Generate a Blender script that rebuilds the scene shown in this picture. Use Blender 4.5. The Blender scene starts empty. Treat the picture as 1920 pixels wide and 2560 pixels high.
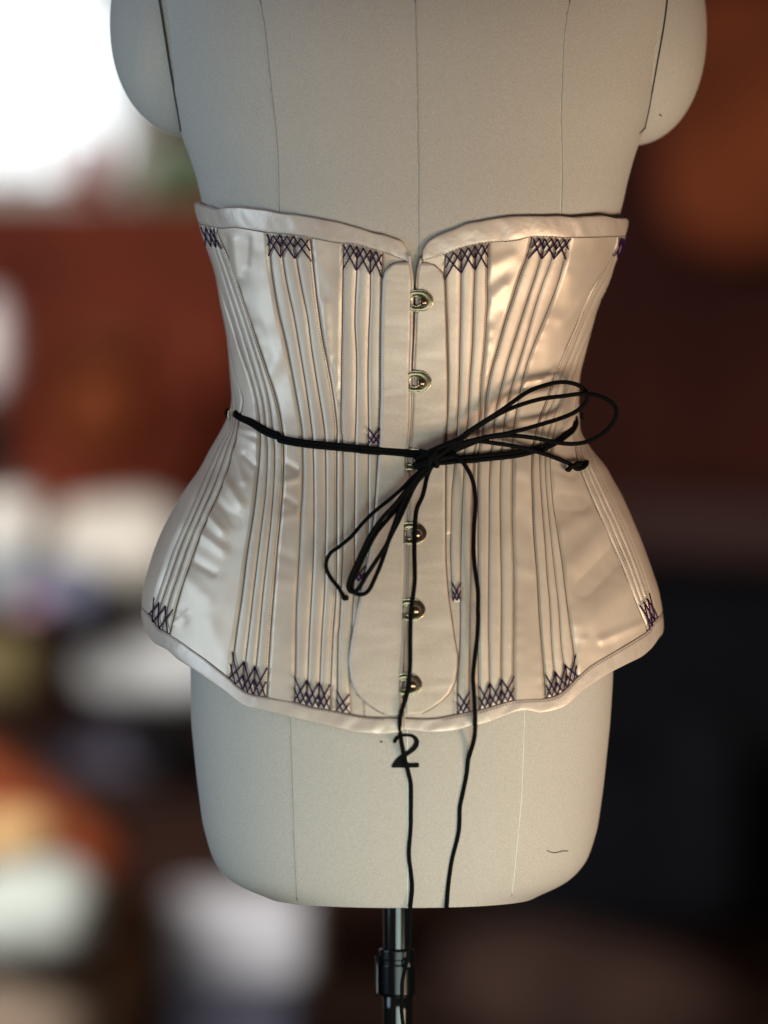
import bpy, bmesh, math, random
import numpy as np
from mathutils import Vector, Matrix
random.seed(7); rng = np.random.RandomState(5)
sc = bpy.context.scene
COL = sc.collection
# ------------------------------------------------------------------ camera
D = 3.5                    # camera distance to the axis of the dress form
K = 0.0003125              # metres per photograph pixel in the plane of that axis
ZC = 1.05                  # camera height
cam = bpy.data.cameras.new('camera'); co = bpy.data.objects.new('camera', cam); COL.objects.link(co)
co.location = (0, -D, ZC); co.rotation_euler = (math.pi/2, 0, 0)
cam.sensor_fit = 'VERTICAL'; cam.sensor_height = 36; cam.sensor_width = 27
cam.lens = 36*D/(2560*K); cam.clip_start = .05; cam.clip_end = 60
cam.dof.use_dof = True; cam.dof.focus_distance = D-.075; cam.dof.aperture_fstop = cam.lens/1000/.080
sc.camera = co
sc.render.resolution_x = 768; sc.render.resolution_y = 1024
sc.view_settings.view_transform = 'Standard'; sc.view_settings.look = 'None'
sc.view_settings.exposure = 0; sc.view_settings.gamma = 1
# ------------------------------------------------------------------ light
w = bpy.data.worlds.new('World'); sc.world = w; w.use_nodes = True
bg = w.node_tree.nodes['Background']; bg.inputs[0].default_value = (1, .66, .56, 1); bg.inputs[1].default_value = .09
def area(name, loc, aim, sx, sy, power, color):
    l = bpy.data.lights.new(name, 'AREA'); l.shape = 'RECTANGLE'; l.size = sx; l.size_y = sy
    l.energy = power; l.color = color
    o = bpy.data.objects.new(name, l); COL.objects.link(o); o.location = loc
    o.rotation_euler = (Vector(aim)-Vector(loc)).to_track_quat('-Z', 'Y').to_euler()
    return o
area('window_light', (-1.6, -.55, 1.15), (0, 0, .98), .8, 1.1, 12.5, (.55, .78, 1))
k_ = area('low_sun_light', (1.25, -1.0, .30), (.12, 0, 1.14), .52, .52, 2.7, (1, .77, .55)); k_.data.spread = math.radians(62)
k_ = area('low_fill_light', (.22, -1.2, .45), (0, 0, .74), .9, .5, 2.8, (.80, 1, .94)); k_.data.spread = math.radians(85)  # unseen soft fill added low in front for the greenish lower form
area('room_fill_light', (-1.9, 2.4, 2.1), (-.6, 5.5, .6), 1.2, .9, 190, (1, .95, .88))  # unseen fill added to light the things in the room behind
area('wardrobe_fill_light', (2.6, 4.5, 2.4), (1.3, 7.5, 1.9), .4, .4, 16, (1, .72, .45))  # unseen warm fill added to brighten the wardrobe side
# ------------------------------------------------------------------ materials
def mat(name, rgb, rough=.6, metal=0, spec=.5, emit=None, estr=0, **kw):
    m = bpy.data.materials.new(name); m.use_nodes = True
    b = m.node_tree.nodes['Principled BSDF']
    b.inputs['Base Color'].default_value = (*rgb, 1); b.inputs['Roughness'].default_value = rough
    b.inputs['Metallic'].default_value = metal; b.inputs['Specular IOR Level'].default_value = spec
    if emit: b.inputs['Emission Color'].default_value = (*emit, 1); b.inputs['Emission Strength'].default_value = estr
    for k, v in kw.items(): b.inputs[k.replace('_', ' ')].default_value = v
    return m
def noisy(m, c1, c2, scale, detail=3, stretch=(1, 1, 1), bump=0, bscale=None, lo=.3, hi=.7, bstretch=None):
    nt = m.node_tree; b = nt.nodes['Principled BSDF']
    tc = nt.nodes.new('ShaderNodeTexCoord'); mp = nt.nodes.new('ShaderNodeMapping'); mp.inputs['Scale'].default_value = stretch
    n = nt.nodes.new('ShaderNodeTexNoise'); n.inputs['Scale'].default_value = scale; n.inputs['Detail'].default_value = detail
    r = nt.nodes.new('ShaderNodeValToRGB'); r.color_ramp.elements[0].position = lo; r.color_ramp.elements[1].position = hi
    r.color_ramp.elements[0].color = (*c1, 1); r.color_ramp.elements[1].color = (*c2, 1)
    L = nt.links.new
    L(tc.outputs['Object'], mp.inputs[0]); L(mp.outputs[0], n.inputs[0]); L(n.outputs[0], r.inputs[0]); L(r.outputs[0], b.inputs['Base Color'])
    if bump:
        mp2 = nt.nodes.new('ShaderNodeMapping'); mp2.inputs['Scale'].default_value = bstretch or stretch
        n2 = nt.nodes.new('ShaderNodeTexNoise'); n2.inputs['Scale'].default_value = bscale or scale; n2.inputs['Detail'].default_value = 4
        bp = nt.nodes.new('ShaderNodeBump'); bp.inputs['Strength'].default_value = bump; bp.inputs['Distance'].default_value = .001
        L(tc.outputs['Object'], mp2.inputs[0]); L(mp2.outputs[0], n2.inputs[0]); L(n2.outputs[0], bp.inputs['Height']); L(bp.outputs[0], b.inputs['Normal'])
    return m
M = {}
M['linen'] = noisy(mat('linen', (.5, .48, .42), .85, spec=.2), (.42, .365, .315), (.61, .53, .465), 900, 6, (1, 1, 1.6), .45, 1100, .25, .75)
M['linen_seam'] = mat('linen_seam', (.34, .29, .25), .9)
M['dark_seam'] = mat('dark_seam', (.06, .05, .045), .9)
M['seam_highlight'] = mat('seam_highlight', (.78, .75, .67), .9)  # pale tubes: highlight along the seams put into the colour
SAT1, SAT2 = (.67, .51, .40), (.78, .615, .49)
M['satin'] = noisy(mat('satin', SAT1, .43, metal=.38, spec=.5, Anisotropic=.4), SAT1, SAT2, 22, 3, (1, 1, .6), .12, 500, .3, .7, (1, 1, 5))
def rumple(m, scale, dist, stretch=(1, 1, 1)):
    nt = m.node_tree; b = nt.nodes['Principled BSDF']; L = nt.links.new; src = b.inputs['Normal'].links[0].from_socket
    tc = nt.nodes.new('ShaderNodeTexCoord'); mp = nt.nodes.new('ShaderNodeMapping'); mp.inputs['Scale'].default_value = stretch
    n = nt.nodes.new('ShaderNodeTexNoise'); n.inputs['Scale'].default_value = scale; n.inputs['Detail'].default_value = 1; n.inputs['Distortion'].default_value = .4
    bp = nt.nodes.new('ShaderNodeBump'); bp.inputs['Strength'].default_value = 1; bp.inputs['Distance'].default_value = dist
    L(tc.outputs['Object'], mp.inputs[0]); L(mp.outputs[0], n.inputs[0]); L(n.outputs[0], bp.inputs['Height']); L(src, bp.inputs['Normal']); L(bp.outputs[0], b.inputs['Normal'])
rumple(M['satin'], 30, .0019, (1, 1, .8))
M['channel'] = noisy(mat('channel_satin', SAT1, .42, metal=.30, spec=.5), (.63, .485, .385), (.73, .585, .47), 60, 4, (1, 1, .3), .25, 700, .3, .7, (1, 1, 4))
M['coutil'] = noisy(mat('coutil', SAT1, .45, metal=.22, spec=.5), (.61, .475, .38), (.69, .555, .45), 500, 4, (1, 1, 2), .15, 900, .3, .7)
M['binding'] = noisy(mat('binding_satin', SAT1, .42, metal=.30, spec=.5), (.62, .485, .40), (.71, .57, .475), 40, 3, (1, 1, 1), .2, 300, .3, .7)
rumple(M['binding'], 60, .0009); rumple(M['coutil'], 45, .0008, (.5, 1, 1.6)); rumple(M['channel'], 90, .0005, (.8, 1, .5))
M['seam'] = mat('seam_thread', (.17, .11, .085), .8)
M['stitch'] = mat('stitch_thread', (.16, .11, .095), .8)
M['floss'] = mat('purple_floss', (.022, .003, .034), .6, spec=.12)
M['lining'] = mat('lining', (.35, .27, .2), .8)
M['cord'] = noisy(mat('black_cord', (.003, .003, .003), .7, spec=.07), (.0015, .0015, .0015), (.004, .004, .004), 700, 3, (1, 1, 1), .6, 1500)
M['brass'] = noisy(mat('brass', (.3, .24, .13), .32, metal=1), (.16, .13, .08), (.30, .245, .145), 300, 3)
M['brass_bright'] = mat('brass_bright', (.62, .54, .38), .25, metal=1)
M['knob'] = mat('knob_brass', (.30, .20, .13), .22, metal=1)
M['print'] = mat('black_print', (.006, .007, .006), .8, spec=.05)
M['pole'] = mat('black_metal', (.004, .0045, .005), .1, metal=.0, spec=.5)
M['collar'] = mat('black_plastic', (.003, .0035, .004), .22, spec=.25)
# ------------------------------------------------------------------ object helpers
def tag(o, label=None, cat=None, group=None, kind=None):
    if label: o['label'] = label
    if cat: o['category'] = cat
    if group: o['group'] = group
    if kind: o['kind'] = kind
    return o
def empty(name, loc, label, cat, group=None):
    o = bpy.data.objects.new(name, None); COL.objects.link(o); o.location = loc; o.empty_display_size = .05
    return tag(o, label, cat, group)
def meshobj(name, verts, faces, m, parent=None, smooth=True):
    me = bpy.data.meshes.new(name)
    me.from_pydata([tuple(map(float, v)) for v in verts], [], [tuple(map(int, f)) for f in faces])
    me.materials.append(m)
    if smooth: me.polygons.foreach_set('use_smooth', [True]*len(me.polygons))
    me.update()
    bm = bmesh.new(); bm.from_mesh(me); bmesh.ops.recalc_face_normals(bm, faces=bm.faces); bm.to_mesh(me); bm.free()
    o = bpy.data.objects.new(name, me); COL.objects.link(o)
    if parent is not None:
        o.parent = parent
        p = parent; off = Vector((0, 0, 0))
        while p is not None: off += p.location; p = p.parent
        o.location = (0, 0, 0); me.transform(Matrix.Translation(-off))
    return o
class MB:
    def __init__(s): s.v = []; s.f = []
    def add(s, v, f):
        b = len(s.v); s.v += [tuple(q) for q in v]; s.f += [tuple(i+b for i in q) for q in f]
    def grid(s, P, closeu=False):          # P[nv][nu] array
        nv, nu = P.shape[:2]; f = []
        for j in range(nv-1):
            for i in range(nu if closeu else nu-1):
                i2 = (i+1) % nu
                f.append((j*nu+i, j*nu+i2, (j+1)*nu+i2, (j+1)*nu+i))
        s.add(P.reshape(-1, 3).tolist(), f)
    def tube(s, pts, r, n=8, cap=True, flat=None):
        P = np.array(pts, float); m = len(P)
        T = np.gradient(P, axis=0); T /= np.maximum(np.linalg.norm(T, axis=1, keepdims=True), 1e-9)
        R = np.full(m, r) if np.isscalar(r) else np.array(r)
        ref = np.array([0, -1., 0]) if abs(T[0][1]) < .9 else np.array([1., 0, 0])
        u = np.cross(T[0], ref); u /= np.linalg.norm(u); rings = []
        for i in range(m):
            u = u-T[i]*np.dot(u, T[i]); u /= max(np.linalg.norm(u), 1e-9); v = np.cross(T[i], u)
            a = np.arange(n)*2*math.pi/n
            rings.append(P[i]+R[i]*(np.cos(a)[:, None]*u+np.sin(a)[:, None]*v*(flat or 1)))
        b = len(s.v); s.grid(np.array(rings), True)
        if cap:
            s.f.append(tuple(b+i for i in range(n))); s.f.append(tuple(b+(m-1)*n+i for i in range(n)))
    def box(s, c, h):
        x, y, z = c; a, b_, d = h
        s.add([(x+i*a, y+j*b_, z+k*d) for i in (-1, 1) for j in (-1, 1) for k in (-1, 1)],
              [(0, 1, 3, 2), (4, 6, 7, 5), (0, 4, 5, 1), (2, 3, 7, 6), (0, 2, 6, 4), (1, 5, 7, 3)])
    def lathe(s, c, prof, n=40):           # prof: (radius, z) list
        pr = []
        for p, q in zip(prof, prof[1:]): pr += [(p[0]+(q[0]-p[0])*f, p[1]+(q[1]-p[1])*f) for f in (0, .04, .96)]
        prof = pr+[prof[-1]]
        a = np.arange(n)*2*math.pi/n
        P = np.array([[(c[0]+r*math.cos(t), c[1]+r*math.sin(t), z) for t in a] for r, z in prof])
        b = len(s.v); s.grid(P, True); s.f.append(tuple(b+i for i in range(n))); s.f.append(tuple(b+(len(prof)-1)*n+i for i in range(n)))
    def sbox(s, c, h, e=4, nu=28, nv=16, wob=0):
        P = np.zeros((nv, nu, 3)); g = lambda t: np.sign(t)*np.abs(t)**(2/e)
        for j in range(nv):
            la = -math.pi/2+math.pi*j/(nv-1)
            for i in range(nu):
                lo = 2*math.pi*i/nu
                q = np.array([g(math.cos(la))*g(math.cos(lo)), g(math.cos(la))*g(math.sin(lo)), g(math.sin(la))])
                q = q*(1+wob*math.sin(5*q[0]+3*q[2]+7*c[0])*math.cos(4*q[2]-2*q[1]))
                P[j, i] = np.array(c)+q*np.array(h)
        s.grid(P, True)
    def build(s, name, m, parent=None, smooth=True): return meshobj(name, s.v, s.f, m, parent, smooth)
# ------------------------------------------------------------------ surfaces
def zof(y): return ZC+(1280-np.asarray(y, float))*K
def smooth_table(pts, z0, z1, sig=.005, step=.001):      # pts (photo row, value)
    pts = sorted(pts, key=lambda p: -p[0])
    zz = np.arange(z0, z1, step); zk = zof([p[0] for p in pts]); vk = np.array([p[1] for p in pts], float)
    v = np.interp(zz, zk, vk); n = int(sig/step*3); kx = np.arange(-n, n+1)*step; g = np.exp(-kx**2/2/sig**2); g /= g.sum()
    v = np.convolve(np.pad(v, n, mode='edge'), g, 'valid')
    return lambda z: np.interp(z, zz, v)
class Surf:
    def __init__(s, L, R, B, BB, n, z0=.6, z1=1.8, sig=.005):
        s.l = smooth_table(L, z0, z1, sig); s.r = smooth_table(R, z0, z1, sig)
        s.bf = smooth_table(B, z0, z1, .02); s.bb = smooth_table(BB, z0, z1, .02); s.n = n
    def par(s, z, y=None):
        cx = ((s.l(z)+s.r(z))/2-960)*K; bf = s.bf(z)
        a = (s.r(z)-s.l(z))/2*K*np.sqrt(D*D-bf*bf)/D
        return cx, a, bf, s.bb(z)
    def F(s, x, y, z):
        cx, a, bf, bb = s.par(z); b = np.where(y < 0, bf, bb)
        return np.abs((x-cx)/a)**s.n+np.abs(y/b)**s.n
    def pos(s, phi, z, off=0):
        phi = np.asarray(phi, float); z = np.asarray(z, float)
        def p(phi, z):
            cx, a, bf, bb = s.par(z); b = np.where(np.cos(phi) > 0, bf, bb)
            r = (np.abs(np.sin(phi)/a)**s.n+np.abs(np.cos(phi)/b)**s.n)**(-1/s.n)
            return np.stack([cx+r*np.sin(phi), -r*np.cos(phi), z+0*phi], -1)
        P = p(phi, z)
        e = 1e-3; du = p(phi+e, z)-p(phi-e, z); dz = p(phi, z+.002)-p(phi, z-.002)
        N = np.cross(du, dz); N /= np.maximum(np.linalg.norm(N, axis=-1, keepdims=True), 1e-12)
        return P+N*np.asarray(off)[..., None]
class Ell:
    def __init__(s, cx, cy, cz, a, b, c, n): s.p = (cx, cy, cz, a, b, c, n)
    def F(s, x, y, z):
        cx, cy, cz, a, b, c, n = s.p
        return np.abs((x-cx)/a)**n+np.abs((y-cy)/b)**n+np.abs((z-cz)/c)**n
def ray(xs, ys, y): 
    f = (y+D)/D*K
    return (xs-960)*f, ZC+(1280-ys)*f
def hit(xs, ys, surfs, off=0, miss=-.0):
    """where the line of sight through a photo pixel meets the given surfaces"""
    xs = np.atleast_1d(np.asarray(xs, float)); ys = np.atleast_1d(np.asarray(ys, float)); best = np.full(len(xs), 9.)
    Y = np.linspace(-.2, .06, 521)
    ok = np.zeros(len(xs), bool); near = np.full(len(xs), 9.); ynear = np.full(len(xs), 0.)
    for s in surfs:
        for i in range(len(xs)):
            X, Z = ray(xs[i], ys[i], Y); F = s.F(X, Y, Z)
            ins = np.nonzero(F < 1)[0]
            if len(ins):
                j = ins[0]
                if j > 0: t = (F[j-1]-1)/(F[j-1]-F[j]); y = Y[j-1]+t*(Y[j]-Y[j-1])
                else: y = Y[0]
                if y < best[i]: best[i] = y; ok[i] = True
            else:
                j = int(np.argmin(F))
                if F[j] < near[i]: near[i] = F[j]; ynear[i] = Y[j]
    y = np.where(ok, best, ynear)
    X, Z = ray(xs, ys, y); P = np.stack([X, y, Z], -1)
    e = 1e-4; s = surfs[0]
    N = np.zeros_like(P)
    for s in surfs:
        v = s.F(X, y, Z); G = np.stack([(s.F(X+e, y, Z)-v)/e, (s.F(X, y+e, Z)-v)/e, (s.F(X, y, Z+e)-v)/e], -1)
        sel = np.abs(v-1) < .02 if len(surfs) > 1 else np.ones(len(v), bool); N[sel] = G[sel]
    ln = np.linalg.norm(N, axis=1, keepdims=True); N = np.where(ln > 1e-6, N/np.maximum(ln, 1e-9), np.array([0, -1., 0]))
    return P+N*np.asarray(off).reshape(-1, 1), ok
def Z(k, *pts):      # points read in an enlarged crop of the photograph -> photo pixels
    x0, y0, s = {1: (450, 480, 2.765), 2: (1000, 480, 2.765), 3: (340, 1050, 2.5136), 4: (1000, 1050, 2.5136), 5: (340, 1500, 2.5136),
                 6: (1000, 1500, 2.5136), 7: (460, 1900, 1.508), 8: (960, 660, 6.505), 9: (900, 1050, 4.74), 10: (1100, 930, 3.6065),
                 11: (780, 1050, 4.4229), 12: (900, 1550, 4.74), 13: (560, 980, 11.85), 14: (900, 2240, 6.91), 0: (0, 0, .8641)}[k]
    return [(x0+p[0]/s, y0+p[1]/s)+tuple(p[2:]) for p in pts]
def dense(pts, step=6, sm=0):
    P = np.array(pts, float); d = np.r_[0, np.cumsum(np.hypot(*np.diff(P[:, :2], axis=0).T))]
    n = max(int(d[-1]/step), 2); t = np.linspace(0, d[-1], n)
    # Catmull-Rom through the points
    out = []
    for q in t:
        i = min(max(np.searchsorted(d, q)-1, 0), len(P)-2); h = d[i+1]-d[i]; u = (q-d[i])/max(h, 1e-9)
        m0 = (P[i+1]-P[max(i-1, 0)])/max(d[i+1]-d[max(i-1, 0)], 1e-9)*h
        i2 = min(i+2, len(P)-1); m1 = (P[i2]-P[i])/max(d[i2]-d[i], 1e-9)*h
        out.append((2*u**3-3*u*u+1)*P[i]+(u**3-2*u*u+u)*m0+(-2*u**3+3*u*u)*P[i+1]+(u**3-u*u)*m1)
    return np.array(out)
bodyL = [(-650, 880), (-520, 870), (-450, 700), (-350, 500), (-200, 400), (-100, 366), (0, 377), (101, 394), (189, 412), (263, 431), (327, 450), (398, 476), (439, 490), (496, 503), (560, 516), (700, 560), (850, 590), (1000, 600), (1050, 600), (1200, 582), (1350, 540), (1500, 500), (1640, 476), (1805, 478), (1944, 492), (2060, 507), (2141, 530), (2190, 560), (2220, 605), (2236, 660), (2240, 700)]
bodyR = [(-650, 1190), (-520, 1200), (-450, 1380), (-350, 1570), (-200, 1660), (-100, 1694), (0, 1690), (74, 1678), (169, 1659), (263, 1635), (317, 1614), (354, 1600), (388, 1587), (449, 1570), (513, 1556), (570, 1540), (750, 1474), (900, 1430), (1040, 1420), (1200, 1440), (1350, 1480), (1500, 1512), (1678, 1533), (1805, 1525), (1967, 1508), (2072, 1493), (2150, 1468), (2200, 1425), (2228, 1370), (2240, 1310)]
bodyB = [(-650, .05), (-480, .06), (-350, .085), (-200, .105), (0, .122), (120, .126), (300, .1215), (500, .1149), (570, .1138), (620, .1120), (700, .104), (950, .088), (1060, .085), (1200, .092), (1400, .109), (1600, .121), (1800, .128), (2000, .127), (2150, .119), (2220, .107), (2240, .10)]
bodyK = [(-650, .05), (-480, .07), (-200, .10), (300, .10), (1000, .08), (1500, .12), (2000, .12), (2240, .10)]
BODY = Surf(bodyL, bodyR, bodyB, bodyK, 2.27, .60, 1.70)
corL = [(440, 497), (512, 493), (558, 504), (617, 522), (682, 544), (780, 562), (842, 575), (932, 582), (986, 587), (1020, 585), (1050, 576), (1090, 555), (1130, 531), (1181, 503), (1229, 467), (1269, 443), (1328, 412), (1388, 388), (1432, 374), (1464, 366), (1507, 362), (1560, 362), (1640, 368), (1800, 380), (1900, 385)]
corR = [(440, 1570), (534, 1563), (560, 1564), (603, 1553), (643, 1535), (711, 1514), (758, 1489), (805, 1477), (871, 1459), (932, 1443), (968, 1440), (1044, 1440), (1086, 1444), (1134, 1474), (1169, 1507), (1209, 1529), (1241, 1549), (1289, 1569), (1344, 1593), (1420, 1621), (1476, 1639), (1527, 1649), (1560, 1651), (1640, 1648), (1800, 1640), (1900, 1635)]
corB = [(440, .116), (560, .114), (700, .108), (850, .100), (950, .095), (1060, .092), (1200, .099), (1400, .116), (1600, .129), (1800, .137), (1900, .14)]
corK = [(440, .11), (1000, .09), (1500, .13), (1900, .14)]
COR = Surf(corL, corR, corB, corK, 2.25, .80, 1.36, .004)
CAPL = Ell((478-960)*K, .028, zof(50), 209*K, .082, 285*K, 2.15)
CAPR = Ell((1578-960)*K, .028, zof(68), 194*K, .082, 288*K, 2.15)
# ------------------------------------------------------------------ dress form
form = empty('dress_form', (0, 0, .74), 'cream linen covered dress form torso on a black pole, wearing the corset', 'dress form')
zs = np.r_[zof(2240), np.linspace(zof(2238), zof(2150), 16), np.linspace(zof(2140), zof(-650), 190)]
ph = np.linspace(-math.pi, math.pi, 161)[:-1]
b = MB(); PP = BODY.pos(*np.meshgrid(ph, zs)); b.grid(PP, True)
b.f.append(tuple(range(len(ph)))); nb = len(b.v)-len(ph); b.f.append(tuple(nb+i for i in range(len(ph))))
b.build('torso', M['linen'], form)
for E in (CAPL, CAPR):
    b = MB(); cx, cy, cz, a_, b_, c_, n_ = E.p; b.sbox((cx, cy, cz), (a_, b_, c_), n_, 72, 60); b.build('arm_cap', M['linen'], form)
def surf_line(pts, surfs, off, r, m, name, parent, step=8, n=6, jit=0):
    d = dense(pts, step)
    if jit: d[:, 0] += rng.normal(0, jit, len(d))
    P, ok = hit(d[:, 0], d[:, 1], surfs, off); b = MB(); b.tube(P, r, n); return b.build(name, m, parent)
FS = [BODY, CAPL, CAPR]
for pts, m1 in (([(650, 0), (664, 84), (675, 192), (686, 287), (694, 371), (697, 473), (698, 560)], 'linen_seam'),
                ([(1038, 0), (1043, 200), (1046, 400), (1047, 640)], 'linen_seam'),
                ([(1425, 0), (1411, 84), (1406, 203), (1403, 287), (1405, 371), (1405, 473), (1401, 570)], 'linen_seam'),
                ([(726, 1700), (726, 1800), (731, 1967), (737, 2141), (743, 2250)], 'linen_seam'),
                ([(1018, 1790), (1019, 1900), (1020, 2141), (1018, 2270)], 'seam_highlight'),
                ([(1311, 1740), (1311, 1782), (1305, 1967), (1290, 2141), (1279, 2240)], 'seam_highlight')):
    surf_line(pts, [BODY], -.0000, .00050, M[m1], 'seam', form, 12, 6, .25)
    surf_line([(x+(1.6 if m1 == 'seam_highlight' else -1.6), y) for x, y in pts], [BODY], -.0002, .00035, M['linen_seam' if m1 == 'seam_highlight' else 'seam_highlight'], 'seam', form, 12)
surf_line([(395, -20), (399, 0), (415, 101), (429, 189), (442.5, 263), (453, 327)], FS, .0003, .0009, M['dark_seam'], 'armhole_seam', form, 10)
surf_line([(1669, -20), (1668, 0), (1658, 74), (1641, 169), (1624, 263), (1612, 317)], FS, .0003, .0006, M['dark_seam'], 'armhole_seam', form, 10)
surf_line([(1598, 334), (1612, 319)], FS, .0006, .0007, M['linen_seam'], 'pin', form, 4)
# printed size number: a flat print following the cloth
def decal(poly, surfs, off, m, name, parent):
    bm = bmesh.new(); vs = [bm.verts.new((x, y, 0)) for x, y in poly]; bm.faces.new(vs)
    bmesh.ops.triangulate(bm, faces=bm.faces[:]); bmesh.ops.subdivide_edges(bm, edges=bm.edges[:], cuts=1, use_grid_fill=False)
    bmesh.ops.triangulate(bm, faces=bm.faces[:])
    bm.verts.ensure_lookup_table(); xy = np.array([(v.co.x, v.co.y) for v in bm.verts]); f = [tuple(v.index for v in q.verts) for q in bm.faces]; bm.free()
    P, _ = hit(xy[:, 0], xy[:, 1], surfs, off); return meshobj(name, P, f, m, parent)
two = dense(Z(12, (392, 1455), (396, 1415), (430, 1375), (490, 1352), (560, 1347), (630, 1358), (680, 1392), (700, 1440), (692, 1495), (655, 1545), (600, 1585), (555, 1620), (515, 1655), (478, 1692)), 2.5).tolist() \
    + Z(12, (560, 1694), (640, 1694), (690, 1692), (700, 1702), (700, 1738), (690, 1748), (540, 1750), (378, 1750), (374, 1735)) \
    + dense(Z(12, (386, 1705), (410, 1665), (460, 1615), (520, 1572), (580, 1530), (625, 1485), (642, 1440), (622, 1400), (570, 1383), (510, 1384), (465, 1402), (440, 1432), (425, 1458)), 2.5).tolist()
decal(two, [BODY], .0006, M['print'], 'size_number', form)
decal([(951, 1852), (956, 1852), (956, 1857), (951, 1857)], [BODY], .0005, M['dark_seam'], 'speck', form)
surf_line([(1648, 286), (1651, 287), (1653, 289)], FS, .0001, .0006, M['dark_seam'], 'speck', form, 1.5)
# pole and stand
px = (993-960)*K
b = MB(); b.lathe((px, 0), [(.0112, zof(2245)), (.0112, zof(2470))], 48); b.build('upper_pole', M['pole'], form)
b = MB(); b.lathe((px+.0003, 0), [(.0120, zof(2440)), (.0120, .06)], 48); b.build('lower_pole', M['pole'], form)
b = MB(); b.lathe((px, 0), [(.0116, zof(2370)), (.0143, zof(2373)), (.0145, zof(2376)), (.0145, zof(2396)), (.0138, zof(2398)), (.0138, zof(2408)), (.0144, zof(2410)), (.0142, zof(2482)), (.0138, zof(2487)), (.0121, zof(2490))], 48)
cl = b.build('clamp_collar', M['collar'], form)
b = MB(); b.sbox((px-.0160, -.003, zof(2440)), (.0016, .005, 52*K), 5); b.build('clamp_lever', M['collar'], cl)
b = MB(); b.sbox((px+.0075, -.0142, zof(2405)), (.0035, .003, .0045), 3); b.build('clamp_screw', M['collar'], cl)
b = MB(); b.lathe((px, 0), [(.02, .10), (.03, .06), (.05, .045)], 32); b.build('base_hub', M['collar'], form)
for k in range(5):
    a = k*2*math.pi/5+.3; b = MB(); b.tube([(px+.03*math.cos(a), .03*math.sin(a), .05), (px+.15*math.cos(a), .15*math.sin(a), .045), (px+.28*math.cos(a), .28*math.sin(a), .012)], .012, 10); b.build('base_leg', M['collar'], form)
# ------------------------------------------------------------------ corset
corset = empty('corset', (0, 0, 1.05), 'pale pink satin corset with bone channels and purple flossing, fastened on the dress form', 'corset')
class Curve:      # angle round the corset as a function of height
    def __init__(s, pts, raw=()):
        d = dense(pts, 8); P, ok = hit(d[:, 0], d[:, 1], [COR])
        cx = COR.par(P[:, 2])[0]; phi = np.arctan2(P[:, 0]-cx, -P[:, 1]); z = P[:, 2]
        for yy, ang in raw: z = np.r_[z, zof(yy)]; phi = np.r_[phi, math.radians(ang)]
        o = np.argsort(z); z = z[o]; phi = phi[o]
        zz = np.arange(.84, 1.32, .001); v = np.interp(zz, z, phi); g = np.exp(-np.arange(-6, 7)**2/2/2.**2); g /= g.sum()
        s.zz = zz; s.v = np.convolve(np.pad(v, 6, mode='edge'), g, 'valid')
    def __call__(s, z): return np.interp(z, s.zz, s.v)
class Rim:        # height as a function of the angle
    def __init__(s, pts, raw=(), lo=None, hi=None):
        d = dense(pts, 6); P, ok = hit(d[:, 0], d[:, 1], [COR]); cx = COR.par(P[:, 2])[0]
        phi = np.arctan2(P[:, 0]-cx, -P[:, 1]); z = P[:, 2]
        for ang, yy in raw: z = np.r_[z, zof(yy)]; phi = np.r_[phi, math.radians(ang)]
        o = np.argsort(phi); s.p = phi[o]; s.z = z[o]
    def __call__(s, phi): return np.interp(phi, s.p, s.z)
const = lambda y: (lambda phi: zof(y)+0*np.asarray(phi))
# left (photo) and right halves, from the side to the front
hemL_in = Rim([(380, 1536), (400, 1568), (431, 1587), (499, 1635), (575, 1695), (595, 1715), (626, 1735), (666, 1743), (734, 1755), (778, 1768), (825, 1776), (873, 1786), (917, 1794), (992, 1796), (1030, 1796)], [(-94, 1500), (-110, 1470), (-140, 1480), (-180, 1500)])
hemL_out = Rim([(369, 1572), (388, 1605), (427, 1629), (447, 1647), (475, 1663), (515, 1693), (563, 1727), (610, 1762), (642, 1774), (722, 1792), (778, 1804), (837, 1818), (897, 1832), (937, 1838), (992, 1832), (1030, 1828)], [(-95, 1530), (-110, 1500), (-140, 1510), (-180, 1530)])
hemR_in = Rim([(1000, 1796), (1080, 1798), (1139, 1788), (1175, 1780), (1199, 1776), (1278, 1753), (1294, 1751), (1330, 1749), (1364, 1747), (1398, 1735), (1442, 1693), (1477, 1663), (1537, 1627), (1589, 1595), (1615, 1576), (1629, 1552)], [(92, 1515), (110, 1480), (140, 1480), (180, 1500)])
hemR_out = Rim([(1000, 1824), (1080, 1830), (1139, 1824), (1199, 1812), (1239, 1798), (1278, 1784), (1318, 1778), (1346, 1782), (1382, 1775), (1414, 1763), (1438, 1743), (1469, 1715), (1529, 1679), (1589, 1649), (1621, 1623), (1642, 1595)], [(93, 1560), (110, 1512), (140, 1510), (180, 1530)])
topL_out = Rim([(505, 512), (519, 516), (546, 524), (558, 518), (587, 515), (667, 525), (754, 540), (812, 547), (866, 560), (938, 581), (982, 596), (1005, 603), (1014, 617), (1030, 650)], [(-95, 500), (-120, 490), (-180, 480)])
topL_in = Rim([(511, 561), (558, 570), (595, 569), (667, 581), (739, 588), (783, 596), (848, 608), (884, 610), (938, 625), (974, 637), (1025, 657)], [(-95, 550), (-120, 540), (-180, 530)])
topR_out = Rim([(1030, 650), (1052, 634), (1072, 603), (1108, 581), (1163, 561), (1217, 549), (1289, 541), (1344, 538), (1398, 540), (1452, 541), (1506, 541), (1542, 545)], [(95, 545), (120, 520), (180, 480)])
topR_in = Rim([(1030, 660), (1051, 653), (1108, 637), (1155, 619), (1217, 607), (1289, 601), (1325, 592), (1423, 594), (1545, 590)], [(95, 588), (120, 570), (180, 530)])
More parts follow.
